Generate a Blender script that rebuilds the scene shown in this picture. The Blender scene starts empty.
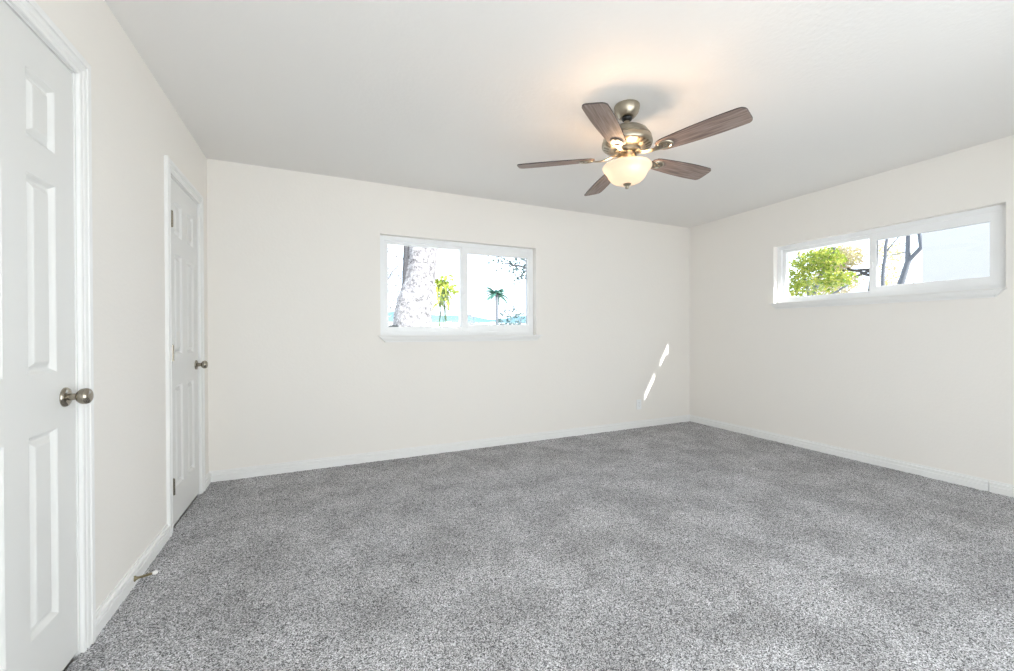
import bpy, bmesh, math, random
import numpy as np
from mathutils import Vector, Matrix

S = bpy.context.scene
COL = S.collection
PI = math.pi
random.seed(7)

# ------------------------------------------------------------------ camera
D, W, H = 3.7372, 5.019, 2.44          # back wall y, right wall x, ceiling z
SOUTH = -0.65                          # wall behind the camera
cam_data = bpy.data.cameras.new('camera')
cam_data.sensor_width = 36.0
cam_data.lens = 36.0 * 408.3173 / 1014.0
cam_data.clip_start = 0.02
cam_data.clip_end = 400
cam = bpy.data.objects.new('camera', cam_data)
COL.objects.link(cam)
_r = Vector((0.90941129, -0.41588405, -0.00339995))
_u = Vector((0.00521295, 0.00322406, 0.99998122))
_b = -Vector((0.41586528, 0.90941193, -0.00509998))
cam.matrix_world = Matrix(((_r.x, _u.x, _b.x, 0.7703), (_r.y, _u.y, _b.y, 0.0), (_r.z, _u.z, _b.z, 1.1152), (0, 0, 0, 1)))
S.camera = cam

# ------------------------------------------------------------------ sky, sun, exposure
wd = bpy.data.worlds.new('sky')
S.world = wd
wd.use_nodes = True
bg = wd.node_tree.nodes['Background']
bg.inputs[0].default_value = (0.74, 0.84, 1.0, 1)
bg.inputs[1].default_value = 2.1

sun_d = bpy.data.lights.new('sun', 'SUN')
sun_d.energy = 9.0
sun_d.angle = math.radians(0.6)
sun_d.color = (1.0, 0.975, 0.95)
sun = bpy.data.objects.new('sun', sun_d)
COL.objects.link(sun)
SUN_DIR = Vector((-0.345, 1.0, -0.547)).normalized()
sun.rotation_euler = SUN_DIR.to_track_quat('-Z', 'Y').to_euler()
sun.location = (8, -12, 8)

S.view_settings.view_transform = 'Standard'
S.view_settings.look = 'None'
S.view_settings.gamma = 1.0
S.view_settings.use_curve_mapping = False
S.view_settings.exposure = 0.70
FAN_LAMP_WATTS = 2.6
S.cycles.use_denoising = True
S.cycles.denoising_prefilter = 'NONE'
S.cycles.use_guiding = True
S.cycles.use_surface_guiding = True
S.cycles.max_bounces = 14
S.cycles.diffuse_bounces = 10
S.cycles.transparent_max_bounces = 16
S.cycles.sample_clamp_indirect = 8.0


# ------------------------------------------------------------------ helpers: materials
def mat(name, color, rough=0.6, metal=0.0, spec=0.5):
    m = bpy.data.materials.new(name)
    m.use_nodes = True
    b = m.node_tree.nodes['Principled BSDF']
    b.inputs['Base Color'].default_value = (*color, 1)
    b.inputs['Roughness'].default_value = rough
    b.inputs['Metallic'].default_value = metal
    b.inputs['Specular IOR Level'].default_value = spec
    return m


def nd(m, kind, **kw):
    n = m.node_tree.nodes.new(kind)
    for k, v in kw.items():
        setattr(n, k, v)
    return n


def lk(m, a, b):
    m.node_tree.links.new(a, b)


def bsdf(m):
    return m.node_tree.nodes['Principled BSDF']


def noise(m, scale, detail=2.0, rough=0.5, vec=None):
    n = nd(m, 'ShaderNodeTexNoise')
    n.inputs['Scale'].default_value = scale
    n.inputs['Detail'].default_value = detail
    n.inputs['Roughness'].default_value = rough
    if vec is None:
        tc = nd(m, 'ShaderNodeTexCoord')
        vec = tc.outputs['Object']
    lk(m, vec, n.inputs['Vector'])
    return n


def ramp(m, fac, stops):
    r = nd(m, 'ShaderNodeValToRGB')
    els = r.color_ramp.elements
    while len(els) < len(stops):
        els.new(0.5)
    for e, (p, c) in zip(els, stops):
        e.position = p
        e.color = (*c, 1)
    lk(m, fac, r.inputs['Fac'])
    return r


def bump(m, height, strength, dist):
    b = nd(m, 'ShaderNodeBump')
    b.inputs['Strength'].default_value = strength
    b.inputs['Distance'].default_value = dist
    lk(m, height, b.inputs['Height'])
    lk(m, b.outputs['Normal'], bsdf(m).inputs['Normal'])
    return b


def textured_wall(name, color, scale=55, strength=0.25, rough=0.75):
    m = mat(name, color, rough, spec=0.25)
    n = noise(m, scale, 3, 0.55)
    bump(m, n.outputs['Fac'], strength, 0.004)
    return m


M = {}
M['wall'] = textured_wall('wall_paint', (0.835, 0.808, 0.768))
M['ceiling'] = textured_wall('ceiling_paint', (0.80, 0.785, 0.765), 45, 0.35, 0.85)
M['trim'] = mat('trim_paint', (0.83, 0.83, 0.82), 0.38, spec=0.4)
M['door'] = mat('door_paint', (0.75, 0.75, 0.735), 0.42, spec=0.4)
M['vinyl'] = mat('white_vinyl', (0.86, 0.87, 0.88), 0.35)
M['nickel'] = mat('brushed_nickel', (0.42, 0.375, 0.30), 0.30, 1.0)
M['knob'] = mat('satin_nickel', (0.36, 0.325, 0.27), 0.18, 1.0)
M['nickel_dark'] = mat('dark_nickel', (0.20, 0.17, 0.13), 0.35, 1.0)
M['brass'] = mat('antique_brass_doorstop', (0.35, 0.30, 0.18), 0.35, 1.0)
M['black'] = mat('black_plastic', (0.015, 0.014, 0.013), 0.5)
M['grey'] = mat('grey_plastic', (0.10, 0.12, 0.12), 0.5)
M['rubber'] = mat('white_rubber', (0.88, 0.87, 0.85), 0.6)
M['plate'] = mat('white_outlet_plastic', (0.84, 0.85, 0.86), 0.4)
M['slot'] = mat('outlet_slot', (0.12, 0.12, 0.12), 0.6)
M['stucco'] = textured_wall('white_stucco', (0.46, 0.46, 0.465), 30, 0.3, 0.9)
M['roofing'] = mat('roof_board', (0.7, 0.68, 0.65), 0.9)


# carpet: short twisted pile, light, mid and dark grey yarn tips
m = M['carpet'] = mat('grey_carpet', (0.4, 0.39, 0.38), 1.0, spec=0.0)
tc = nd(m, 'ShaderNodeTexCoord')
v = nd(m, 'ShaderNodeTexVoronoi')
v.inputs['Scale'].default_value = 290
v.inputs['Randomness'].default_value = 1.0
lk(m, tc.outputs['Object'], v.inputs['Vector'])
sep = nd(m, 'ShaderNodeSeparateColor')
lk(m, v.outputs['Color'], sep.inputs['Color'])
n2 = noise(m, 190, 3, 0.75, tc.outputs['Object'])
mixf = nd(m, 'ShaderNodeMath', operation='MULTIPLY_ADD')
lk(m, sep.outputs['Red'], mixf.inputs[0])
mixf.inputs[1].default_value = 0.5
nsc = nd(m, 'ShaderNodeMath', operation='MULTIPLY')
lk(m, n2.outputs['Fac'], nsc.inputs[0])
nsc.inputs[1].default_value = 0.55
lk(m, nsc.outputs[0], mixf.inputs[2])
rp = ramp(m, mixf.outputs[0], [(0.25, (0.03, 0.029, 0.03)), (0.42, (0.255, 0.253, 0.26)), (0.6, (0.53, 0.53, 0.55)), (0.8, (0.93, 0.93, 0.96))])
# vacuum and tread marks: the pile leans in broad irregular patches
n3 = noise(m, 3.2, 3, 0.6, tc.outputs['Object'])
rp3 = ramp(m, n3.outputs['Fac'], [(0.38, (0.74, 0.735, 0.73)), (0.62, (1.0, 1.0, 1.0))])
mul = nd(m, 'ShaderNodeMix', data_type='RGBA', blend_type='MULTIPLY')
mul.inputs['Factor'].default_value = 1.0
lk(m, rp.outputs['Color'], mul.inputs['A'])
lk(m, rp3.outputs['Color'], mul.inputs['B'])
lk(m, mul.outputs['Result'], bsdf(m).inputs['Base Color'])
bsdf(m).inputs['Sheen Weight'].default_value = 0.15
bump(m, mixf.outputs[0], 0.6, 0.006)


# blade wood
m = M['wood'] = mat('weathered_oak_blade', (0.25, 0.2, 0.17), 0.5, spec=0.35)
tc = nd(m, 'ShaderNodeTexCoord')
mp = nd(m, 'ShaderNodeMapping')
mp.inputs['Scale'].default_value = (6, 95, 40)
lk(m, tc.outputs['Object'], mp.inputs['Vector'])
n1 = noise(m, 1.0, 5, 0.6, mp.outputs['Vector'])
rp = ramp(m, n1.outputs['Fac'], [(0.28, (0.12, 0.082, 0.07)), (0.5, (0.25, 0.185, 0.16)), (0.72, (0.38, 0.31, 0.275))])
lk(m, rp.outputs['Color'], bsdf(m).inputs['Base Color'])
bump(m, n1.outputs['Fac'], 0.2, 0.001)
M['wood_edge'] = mat('dark_blade_edge', (0.06, 0.045, 0.04), 0.5)


def glass_mat(name):
    m = bpy.data.materials.new(name)
    m.use_nodes = True
    nt = m.node_tree
    nt.nodes.clear()
    out = nt.nodes.new('ShaderNodeOutputMaterial')
    tr = nt.nodes.new('ShaderNodeBsdfTransparent')
    tr.inputs[0].default_value = (0.965, 0.98, 0.975, 1)
    gl = nt.nodes.new('ShaderNodeBsdfGlossy')
    gl.inputs['Roughness'].default_value = 0.02
    lw = nt.nodes.new('ShaderNodeLayerWeight')
    lw.inputs['Blend'].default_value = 0.5
    pw = nt.nodes.new('ShaderNodeMath')
    pw.operation = 'POWER'
    pw.inputs[1].default_value = 5.0
    nt.links.new(lw.outputs['Facing'], pw.inputs[0])
    fr = nt.nodes.new('ShaderNodeMath')
    fr.operation = 'MULTIPLY_ADD'
    fr.inputs[1].default_value = 0.6
    fr.inputs[2].default_value = 0.02
    nt.links.new(pw.outputs[0], fr.inputs[0])
    mx = nt.nodes.new('ShaderNodeMixShader')
    nt.links.new(fr.outputs[0], mx.inputs[0])
    nt.links.new(tr.outputs[0], mx.inputs[1])
    nt.links.new(gl.outputs[0], mx.inputs[2])
    nt.links.new(mx.outputs[0], out.inputs[0])
    return m


M['glass'] = glass_mat('window_glass')

# frosted lamp bowl: a lit alabaster glass
m = bpy.data.materials.new('lit_alabaster_glass')
m.use_nodes = True
nt = m.node_tree
nt.nodes.clear()
out = nt.nodes.new('ShaderNodeOutputMaterial')
dif = nt.nodes.new('ShaderNodeBsdfDiffuse')
dif.inputs[0].default_value = (0.40, 0.37, 0.32, 1)
trl = nt.nodes.new('ShaderNodeBsdfTranslucent')
trl.inputs[0].default_value = (0.34, 0.31, 0.27, 1)
gls = nt.nodes.new('ShaderNodeBsdfGlossy')
gls.inputs['Roughness'].default_value = 0.15
mx1 = nt.nodes.new('ShaderNodeMixShader')
mx1.inputs[0].default_value = 0.45
mx2 = nt.nodes.new('ShaderNodeMixShader')
mx2.inputs[0].default_value = 0.06
em = nt.nodes.new('ShaderNodeEmission')
em.inputs[0].default_value = (1.0, 0.80, 0.62, 1)
em.inputs[1].default_value = 0.33
ad = nt.nodes.new('ShaderNodeAddShader')
for a, b in ((dif.outputs[0], mx1.inputs[1]), (trl.outputs[0], mx1.inputs[2]), (mx1.outputs[0], mx2.inputs[1]), (gls.outputs[0], mx2.inputs[2]),
             (mx2.outputs[0], ad.inputs[0]), (em.outputs[0], ad.inputs[1]), (ad.outputs[0], out.inputs[0])):
    nt.links.new(a, b)
M['bowl'] = m

# outdoors
m = M['bark'] = mat('pale_bark', (0.7, 0.68, 0.66), 0.9, spec=0.1)
n1 = noise(m, 15, 6, 0.8)
rp = ramp(m, n1.outputs['Fac'], [(0.36, (0.05, 0.046, 0.05)), (0.46, (0.17, 0.16, 0.165)), (0.58, (0.33, 0.32, 0.325))])
lk(m, rp.outputs['Color'], bsdf(m).inputs['Base Color'])
bump(m, n1.outputs['Fac'], 0.8, 0.03)
M['bark_dark'] = mat('grey_bark', (0.06, 0.06, 0.065), 0.9, spec=0.1)
M['bark_grey'] = mat('smooth_grey_bark', (0.13, 0.14, 0.16), 0.9, spec=0.1)
M['ground'] = textured_wall('dry_light_ground', (0.62, 0.58, 0.50), 12, 0.3, 0.95)


def leaf_mat(name, c1, c2):
    m = mat(name, c1, 0.6, spec=0.2)
    g = nd(m, 'ShaderNodeNewGeometry')
    rp = ramp(m, g.outputs['Random Per Island'], [(0.0, c1), (1.0, c2)])
    lk(m, rp.outputs['Color'], bsdf(m).inputs['Base Color'])
    tr = nd(m, 'ShaderNodeBsdfTranslucent')
    lk(m, rp.outputs['Color'], tr.inputs[0])
    mx = nd(m, 'ShaderNodeMixShader')
    mx.inputs[0].default_value = 0.4
    lk(m, bsdf(m).outputs[0], mx.inputs[1])
    lk(m, tr.outputs[0], mx.inputs[2])
    lk(m, mx.outputs[0], m.node_tree.nodes['Material Output'].inputs[0])
    return m


M['leaf_yellow'] = leaf_mat('yellow_green_leaf', (0.14, 0.24, 0.025), (0.46, 0.46, 0.09))
M['leaf_pale'] = leaf_mat('pale_autumn_leaf', (0.50, 0.47, 0.20), (0.48, 0.40, 0.32))
M['leaf_dark'] = leaf_mat('blue_green_leaf', (0.04, 0.08, 0.08), (0.14, 0.19, 0.19))
M['leaf_green'] = leaf_mat('green_frond', (0.05, 0.12, 0.05), (0.13, 0.2, 0.05))
M['leaf_teal'] = leaf_mat('teal_palm_frond', (0.06, 0.16, 0.13), (0.12, 0.24, 0.19))
M['leaf_white'] = leaf_mat('pale_grey_leaf', (0.15, 0.16, 0.18), (0.28, 0.29, 0.31))
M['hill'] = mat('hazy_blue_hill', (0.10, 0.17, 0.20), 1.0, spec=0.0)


# ------------------------------------------------------------------ helpers: geometry
class MB:
    """Collects vertices and faces and links them as ONE mesh object."""

    def __init__(self):
        self.v, self.f, self.mi = [], [], []

    def add(self, vs, fs, mi=0):
        o = len(self.v)
        self.v += [tuple(p) for p in vs]
        self.f += [tuple(i + o for i in f) for f in fs]
        self.mi += [mi] * len(fs)

    def box(self, lo, hi, bev=0.0, mi=0):
        x0, y0, z0 = lo
        x1, y1, z1 = hi
        bm = bmesh.new()
        bmesh.ops.create_cube(bm, size=1)
        for q in bm.verts:
            q.co = ((x0 + x1) / 2 + q.co.x * (x1 - x0), (y0 + y1) / 2 + q.co.y * (y1 - y0), (z0 + z1) / 2 + q.co.z * (z1 - z0))
        if bev:
            bmesh.ops.bevel(bm, geom=bm.edges[:] + bm.verts[:], offset=bev, segments=2, profile=0.6, affect='EDGES')
        bm.verts.index_update()
        self.add([q.co[:] for q in bm.verts], [[q.index for q in f.verts] for f in bm.faces], mi)
        bm.free()
        return self

    def lathe(self, prof, seg=40, mtx=None, face_mat=None):
        """prof: (r, h) from one end to the other, spun round local z."""
        rows = []
        vs = []
        for r, h in prof:
            if r < 1e-6:
                rows.append([len(vs)])
                vs.append(Vector((0, 0, h)))
            else:
                rows.append(list(range(len(vs), len(vs) + seg)))
                vs += [Vector((r * math.cos(2 * PI * k / seg), r * math.sin(2 * PI * k / seg), h)) for k in range(seg)]
        if mtx is not None:
            vs = [mtx @ p for p in vs]
        o = len(self.v)
        self.v += [tuple(p) for p in vs]
        for i in range(len(rows) - 1):
            a, b = rows[i], rows[i + 1]
            for k in range(seg):
                k2 = (k + 1) % seg
                if len(a) == 1 and len(b) == 1:
                    continue
                if len(a) == 1:
                    f = (a[0], b[k2], b[k])
                elif len(b) == 1:
                    f = (a[k], a[k2], b[0])
                else:
                    f = (a[k], a[k2], b[k2], b[k])
                self.f.append(tuple(q + o for q in f))
                self.mi.append(face_mat(i, k) if face_mat else 0)
        return self

    def tube(self, pts, rad, seg=8, mi=0):
        pts = [Vector(p) for p in pts]
        if not isinstance(rad, (list, tuple)):
            rad = [rad] * len(pts)
        vs, fs = [], []
        up = Vector((0, 0, 1))
        for i, p in enumerate(pts):
            t = (pts[min(i + 1, len(pts) - 1)] - pts[max(i - 1, 0)]).normalized()
            a = t.cross(up if abs(t.z) < 0.95 else Vector((1, 0, 0))).normalized()
            b = t.cross(a)
            for k in range(seg):
                w = 2 * PI * k / seg
                vs.append(p + rad[i] * (math.cos(w) * a + math.sin(w) * b))
        for i in range(len(pts) - 1):
            for k in range(seg):
                k2 = (k + 1) % seg
                fs.append((i * seg + k, i * seg + k2, (i + 1) * seg + k2, (i + 1) * seg + k))
        fs.append(tuple(range(seg)))
        n = (len(pts) - 1) * seg
        fs.append(tuple(n + k for k in reversed(range(seg))))
        self.add(vs, fs, mi)
        return self

    def build(self, name, mats, parent=None, smooth=None, fix=True):
        me = bpy.data.meshes.new(name)
        me.from_pydata(self.v, [], self.f)
        for mm in (mats if isinstance(mats, (list, tuple)) else [mats]):
            me.materials.append(mm)
        me.polygons.foreach_set('material_index', self.mi)
        if fix:
            bm = bmesh.new()
            bm.from_mesh(me)
            bmesh.ops.recalc_face_normals(bm, faces=bm.faces)
            bm.to_mesh(me)
            bm.free()
        if smooth is not None:
            me.polygons.foreach_set('use_smooth', [True] * len(me.polygons))
            if smooth < 180:
                try:
                    me.set_sharp_from_angle(angle=math.radians(smooth))
                except Exception:
                    pass
        me.update()
        o = bpy.data.objects.new(name, me)
        COL.objects.link(o)
        if parent is not None:
            o.parent = parent
        return o


def tag(o, label, cat, group=None, kind=None):
    o['label'] = label
    o['category'] = cat
    if group:
        o['group'] = group
    if kind:
        o['kind'] = kind
    return o


def empty(name, loc=(0, 0, 0)):
    o = bpy.data.objects.new(name, None)
    o.empty_display_size = 0.1
    o.location = loc
    COL.objects.link(o)
    return o


def copy_part(o, parent, loc=None, rot=None):
    c = o.copy()
    COL.objects.link(c)
    c.parent = parent
    if loc is not None:
        c.location = loc
    if rot is not None:
        c.rotation_euler = rot
    return c


# ------------------------------------------------------------------ room shell
T = 0.16
W1 = dict(a0=1.253, a1=2.812, z0=1.098, z1=2.0)      # back window opening (x range)
W2 = dict(a0=1.118, a1=2.685, z0=1.412, z1=2.0)      # right window opening (y range)
W3 = dict(a0=0.35, a1=3.85, z0=0.02, z1=2.12)  # opening of the added, unseen glazed door (x range)
DOOR_W, DOOR_H = 0.606, 2.022
D1_Y0, D1_Y1 = 1.304, 1.914                          # near door opening (y range)
D2_Y0, D2_Y1 = 2.878, 3.484                          # far door opening

# floor: wall-to-wall carpet, a fine uneven grid so the pile has a soft edge
step = 0.0125
nx, ny = int(round((W + 0.01) / step)), int(round((D - SOUTH + 0.01) / step))
xs = np.linspace(-0.005, W + 0.005, nx + 1)
ys = np.linspace(SOUTH - 0.005, D + 0.005, ny + 1)
rng = np.random.default_rng(3)
gx, gy = np.meshgrid(xs, ys)
gz = rng.uniform(-0.004, 0.002, gx.shape)
gx = gx + rng.uniform(-0.003, 0.003, gx.shape)
gy = gy + rng.uniform(-0.003, 0.003, gy.shape)
co = np.stack([gx, gy, gz], -1).reshape(-1, 3)
idx = np.arange((nx + 1) * (ny + 1)).reshape(ny + 1, nx + 1)
quads = np.stack([idx[:-1, :-1], idx[:-1, 1:], idx[1:, 1:], idx[1:, :-1]], -1).reshape(-1, 4)
me = bpy.data.meshes.new('floor')
me.vertices.add(len(co))
me.vertices.foreach_set('co', co.ravel())
me.loops.add(quads.size)
me.loops.foreach_set('vertex_index', quads.ravel())
me.polygons.add(len(quads))
me.polygons.foreach_set('loop_start', np.arange(0, quads.size, 4))
me.polygons.foreach_set('loop_total', np.full(len(quads), 4))
me.update(calc_edges=True)
me.polygons.foreach_set('use_smooth', [True] * len(quads))
me.materials.append(M['carpet'])
floor = bpy.data.objects.new('floor', me)
COL.objects.link(floor)
tag(floor, 'speckled grey wall-to-wall carpet covering the whole room', 'carpet', kind='structure')

b = MB()
b.box((-T, SOUTH - T, H), (W + T, D + T, H + 0.12))
tag(b.build('ceiling', M['ceiling']), 'plain off-white ceiling above the room', 'ceiling', kind='structure')


def holed_wall(b, axis, lo_n, hi_n, a_lo, a_hi, holes):
    """Boxes round rectangular holes; axis 'x' or 'y' is the direction the wall runs in."""
    def bx(a0, a1, z0, z1):
        if a1 - a0 < 1e-5 or z1 - z0 < 1e-5:
            return
        if axis == 'x':
            b.box((a0, lo_n, z0), (a1, hi_n, z1))
        else:
            b.box((lo_n, a0, z0), (hi_n, a1, z1))
    cur = a_lo
    for h in sorted(holes, key=lambda q: q['a0']):
        bx(cur, h['a0'], -0.3, H)
        bx(h['a0'], h['a1'], -0.3, h['z0'])
        bx(h['a0'], h['a1'], h['z1'], H)
        cur = h['a1']
    bx(cur, a_hi, -0.3, H)


b = MB()
holed_wall(b, 'x', D, D + T, -T, W + T, [W1])
tag(b.build('wall_back', M['wall']), 'cream back wall with the near-square sliding window', 'wall', kind='structure')
b = MB()
holed_wall(b, 'y', W, W + T, SOUTH, D, [W2])
tag(b.build('wall_right', M['wall']), 'cream right wall with the long high window', 'wall', kind='structure')
b = MB()
holed_wall(b, 'y', -0.12, 0.0, SOUTH, D, [dict(a0=D1_Y0 - 0.02, a1=D1_Y1 + 0.02, z0=-0.3, z1=DOOR_H + 0.03), dict(a0=D2_Y0 - 0.02, a1=D2_Y1 + 0.02, z0=-0.3, z1=DOOR_H + 0.03)])
b.box((-T, SOUTH, -0.3), (-0.12, D, H))
tag(b.build('wall_left', M['wall']), 'off-white left wall holding the two panelled doors', 'wall', kind='structure')
b = MB()
holed_wall(b, 'x', SOUTH - T, SOUTH, -T, W + T, [W3])
tag(b.build('wall_front', M['wall']), 'cream wall behind the camera with the added glazed door', 'wall', kind='structure')

# roof slab with eaves all round (the east eave trims the sun to a sliver on the back wall)
b = MB()
b.box((-0.6, SOUTH - 0.5, H + 0.125), (W + 0.622, D + 0.55, H + 0.36))
b.box((W + 0.62, SOUTH - 0.5, H + 0.12), (W + 0.635, D + 0.55, H + 0.38))
tag(b.build('roof', M['roofing']), 'flat roof slab with eaves over the room', 'roof', kind='structure')

# baseboards
BB = [(0.0, 0.0), (0.0145, 0.0), (0.0145, 0.047), (0.0075, 0.049), (0.0075, 0.056), (0.0145, 0.058), (0.0135, 0.072), (0.0045, 0.075), (0.0045, 0.087), (0.0, 0.087)]


def baseboard(b, p0, p1, nrm, m0=0, m1=0):
    """Sweeps the profile from p0 to p1; m0 and m1 mitre the ends by one thickness."""
    p0, p1, n = Vector(p0), Vector(p1), Vector(nrm)
    d = (p1 - p0).normalized()
    k = len(BB)
    vs = [p0 + n * t + Vector((0, 0, z - 0.006)) + d * (t * m0) for t, z in BB] + [p1 + n * t + Vector((0, 0, z - 0.006)) - d * (t * m1) for t, z in BB]
    fs = [(i, (i + 1) % k, k + (i + 1) % k, k + i) for i in range(k)] + [tuple(range(k)), tuple(range(2 * k - 1, k - 1, -1))]
    b.add(vs, fs)


CAS = 0.068
b = MB()
baseboard(b, (0, SOUTH, 0), (0, D1_Y0 - CAS - 0.006, 0), (1, 0, 0), 1, 0)
baseboard(b, (0, D1_Y1 + CAS + 0.006, 0), (0, D2_Y0 - CAS - 0.006, 0), (1, 0, 0))
baseboard(b, (0, D2_Y1 + CAS + 0.006, 0), (0, D, 0), (1, 0, 0), 0, 1)
tag(b.build('baseboard_left', M['trim']), 'white baseboard along the left wall between the doors', 'baseboard', kind='structure')
b = MB()
baseboard(b, (0, D, 0), (W, D, 0), (0, -1, 0), 1, 1)
tag(b.build('baseboard_back', M['trim']), 'white baseboard along the back wall', 'baseboard', kind='structure')
b = MB()
baseboard(b, (W, D, 0), (W, 1.1915, 0), (-1, 0, 0), 1, 0)
baseboard(b, (W, 1.188, 0), (W, SOUTH, 0), (-1, 0, 0), 0, 1)
tag(b.build('baseboard_right', M['trim']), 'white baseboard with a butt joint along the right wall', 'baseboard', kind='structure')
b = MB()
baseboard(b, (0, SOUTH, 0), (W3['a0'] - 0.02, SOUTH, 0), (0, 1, 0), 1, 0)
baseboard(b, (W3['a1'] + 0.02, SOUTH, 0), (W, SOUTH, 0), (0, 1, 0), 0, 1)
tag(b.build('baseboard_front', M['trim']), 'white baseboard along the wall behind the camera', 'baseboard', kind='structure')

# ------------------------------------------------------------------ interior doors
CP = [(0.0, 0.0), (0.0, 0.0095), (0.003, 0.0120), (0.013, 0.0125), (0.0155, 0.0075), (0.0185, 0.0075), (0.024, 0.0125), (0.037, 0.0150), (0.0395, 0.0105), (0.0425, 0.0105), (0.0445, 0.0165), (0.060, 0.0185), (CAS - 0.002, 0.0165), (CAS, 0.014), (CAS, 0.0)]


def casing(name, y0, y1, ztop, label):
    rv = 0.005
    vs, fs = [], []
    path = [((y0 - rv), -0.006, -1, 0), ((y0 - rv), ztop + rv, -1, 1), ((y1 + rv), ztop + rv, 1, 1), ((y1 + rv), -0.006, 1, 0)]
    for (y, z, sy, sz) in path:
        for w, t in CP:
            vs.append((t, y + sy * w, z + sz * w))
    k = len(CP)
    for s in range(3):
        for i in range(k):
            j = (i + 1) % k
            fs.append((s * k + i, s * k + j, (s + 1) * k + j, (s + 1) * k + i))
    fs += [tuple(range(k)), tuple(range(4 * k - 1, 3 * k - 1, -1))]
    b = MB()
    b.add(vs, fs)
    # jamb lining and stop inside the opening
    for (ya, yb) in ((y0 - 0.018, y0), (y1, y1 + 0.018)):
        b.box((-0.118, ya, -0.01), (-0.0005, yb, ztop + 0.018))
    b.box((-0.118, y0 - 0.018, ztop), (-0.0005, y1 + 0.018, ztop + 0.018))
    b.box((-0.118, y0, -0.01), (-0.052, y0 + 0.012, ztop))
    b.box((-0.118, y1 - 0.012, -0.01), (-0.052, y1, ztop))
    b.box((-0.118, y0, ztop - 0.012), (-0.052, y1, ztop))
    o = b.build(name, M['trim'])
    return tag(o, label, 'door casing', kind='structure')


casing('trim_1', D1_Y0, D1_Y1, DOOR_H, 'white moulded casing round the near door')
casing('trim_2', D2_Y0, D2_Y1, DOOR_H, 'white moulded casing round the far door by the back corner')


def door_slab(b, y0, y1, z0, z1, x_face, thick):
    """Six-panel door face towards +x with moulded, raised panels."""
    yc = (y0 + y1) / 2
    pw, gap = 0.143, 0.052
    cols = [(yc - gap - pw, yc - gap), (yc + gap, yc + gap + pw)]
    rows = [(0.216, 0.815), (0.996, 1.592), (1.697, 1.897)]
    yc_ = [y0, cols[0][0], cols[0][1], cols[1][0], cols[1][1], y1]
    zc_ = [z0] + [q for r in rows for q in r] + [z1]
    idx = {}
    vs, fs = [], []

    def vert(y, z, d):
        key = (round(y, 5), round(z, 5), round(d, 5))
        if key not in idx:
            idx[key] = len(vs)
            vs.append((x_face - d, y, z))
        return idx[key]
    rings = [(0.0, 0.0), (0.004, 0.0030), (0.012, 0.0125), (0.016, 0.0140), (0.020, 0.0135), (0.034, 0.0035), (0.038, 0.0022)]
    for i in range(5):
        for j in range(7):
            ya, yb, za, zb = yc_[i], yc_[i + 1], zc_[j], zc_[j + 1]
            if i in (1, 3) and j in (1, 3, 5):
                prev = None
                for ins, d in rings:
                    c = [vert(ya + ins, za + ins, d), vert(yb - ins, za + ins, d), vert(yb - ins, zb - ins, d), vert(ya + ins, zb - ins, d)]
                    if prev:
                        for q in range(4):
                            fs.append((prev[q], prev[(q + 1) % 4], c[(q + 1) % 4], c[q]))
                    prev = c
                fs.append(tuple(prev))
            else:
                fs.append((vert(ya, za, 0), vert(yb, za, 0), vert(yb, zb, 0), vert(ya, zb, 0)))
    # sides and back
    ys_, zs_ = yc_, zc_
    back = {}

    def bk(y, z):
        if (y, z) not in back:
            back[(y, z)] = len(vs)
            vs.append((x_face - thick, y, z))
        return back[(y, z)]
    for i in range(5):
        for z in (z0, z1):
            fs.append((vert(ys_[i], z, 0), vert(ys_[i + 1], z, 0), bk(ys_[i + 1], z), bk(ys_[i], z)))
    for j in range(7):
        for y in (y0, y1):
            fs.append((vert(y, zs_[j], 0), vert(y, zs_[j + 1], 0), bk(y, zs_[j + 1]), bk(y, zs_[j])))
    ring = [bk(y, z0) for y in ys_] + [bk(y1, z) for z in zs_[1:]] + [bk(y, z1) for y in reversed(ys_[:-1])] + [bk(y0, z) for z in reversed(zs_[1:-1])]
    fs.append(tuple(ring))
    b.add(vs, fs)


RX = Matrix.Rotation(PI / 2, 4, 'Y')     # local z -> world +x


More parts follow.
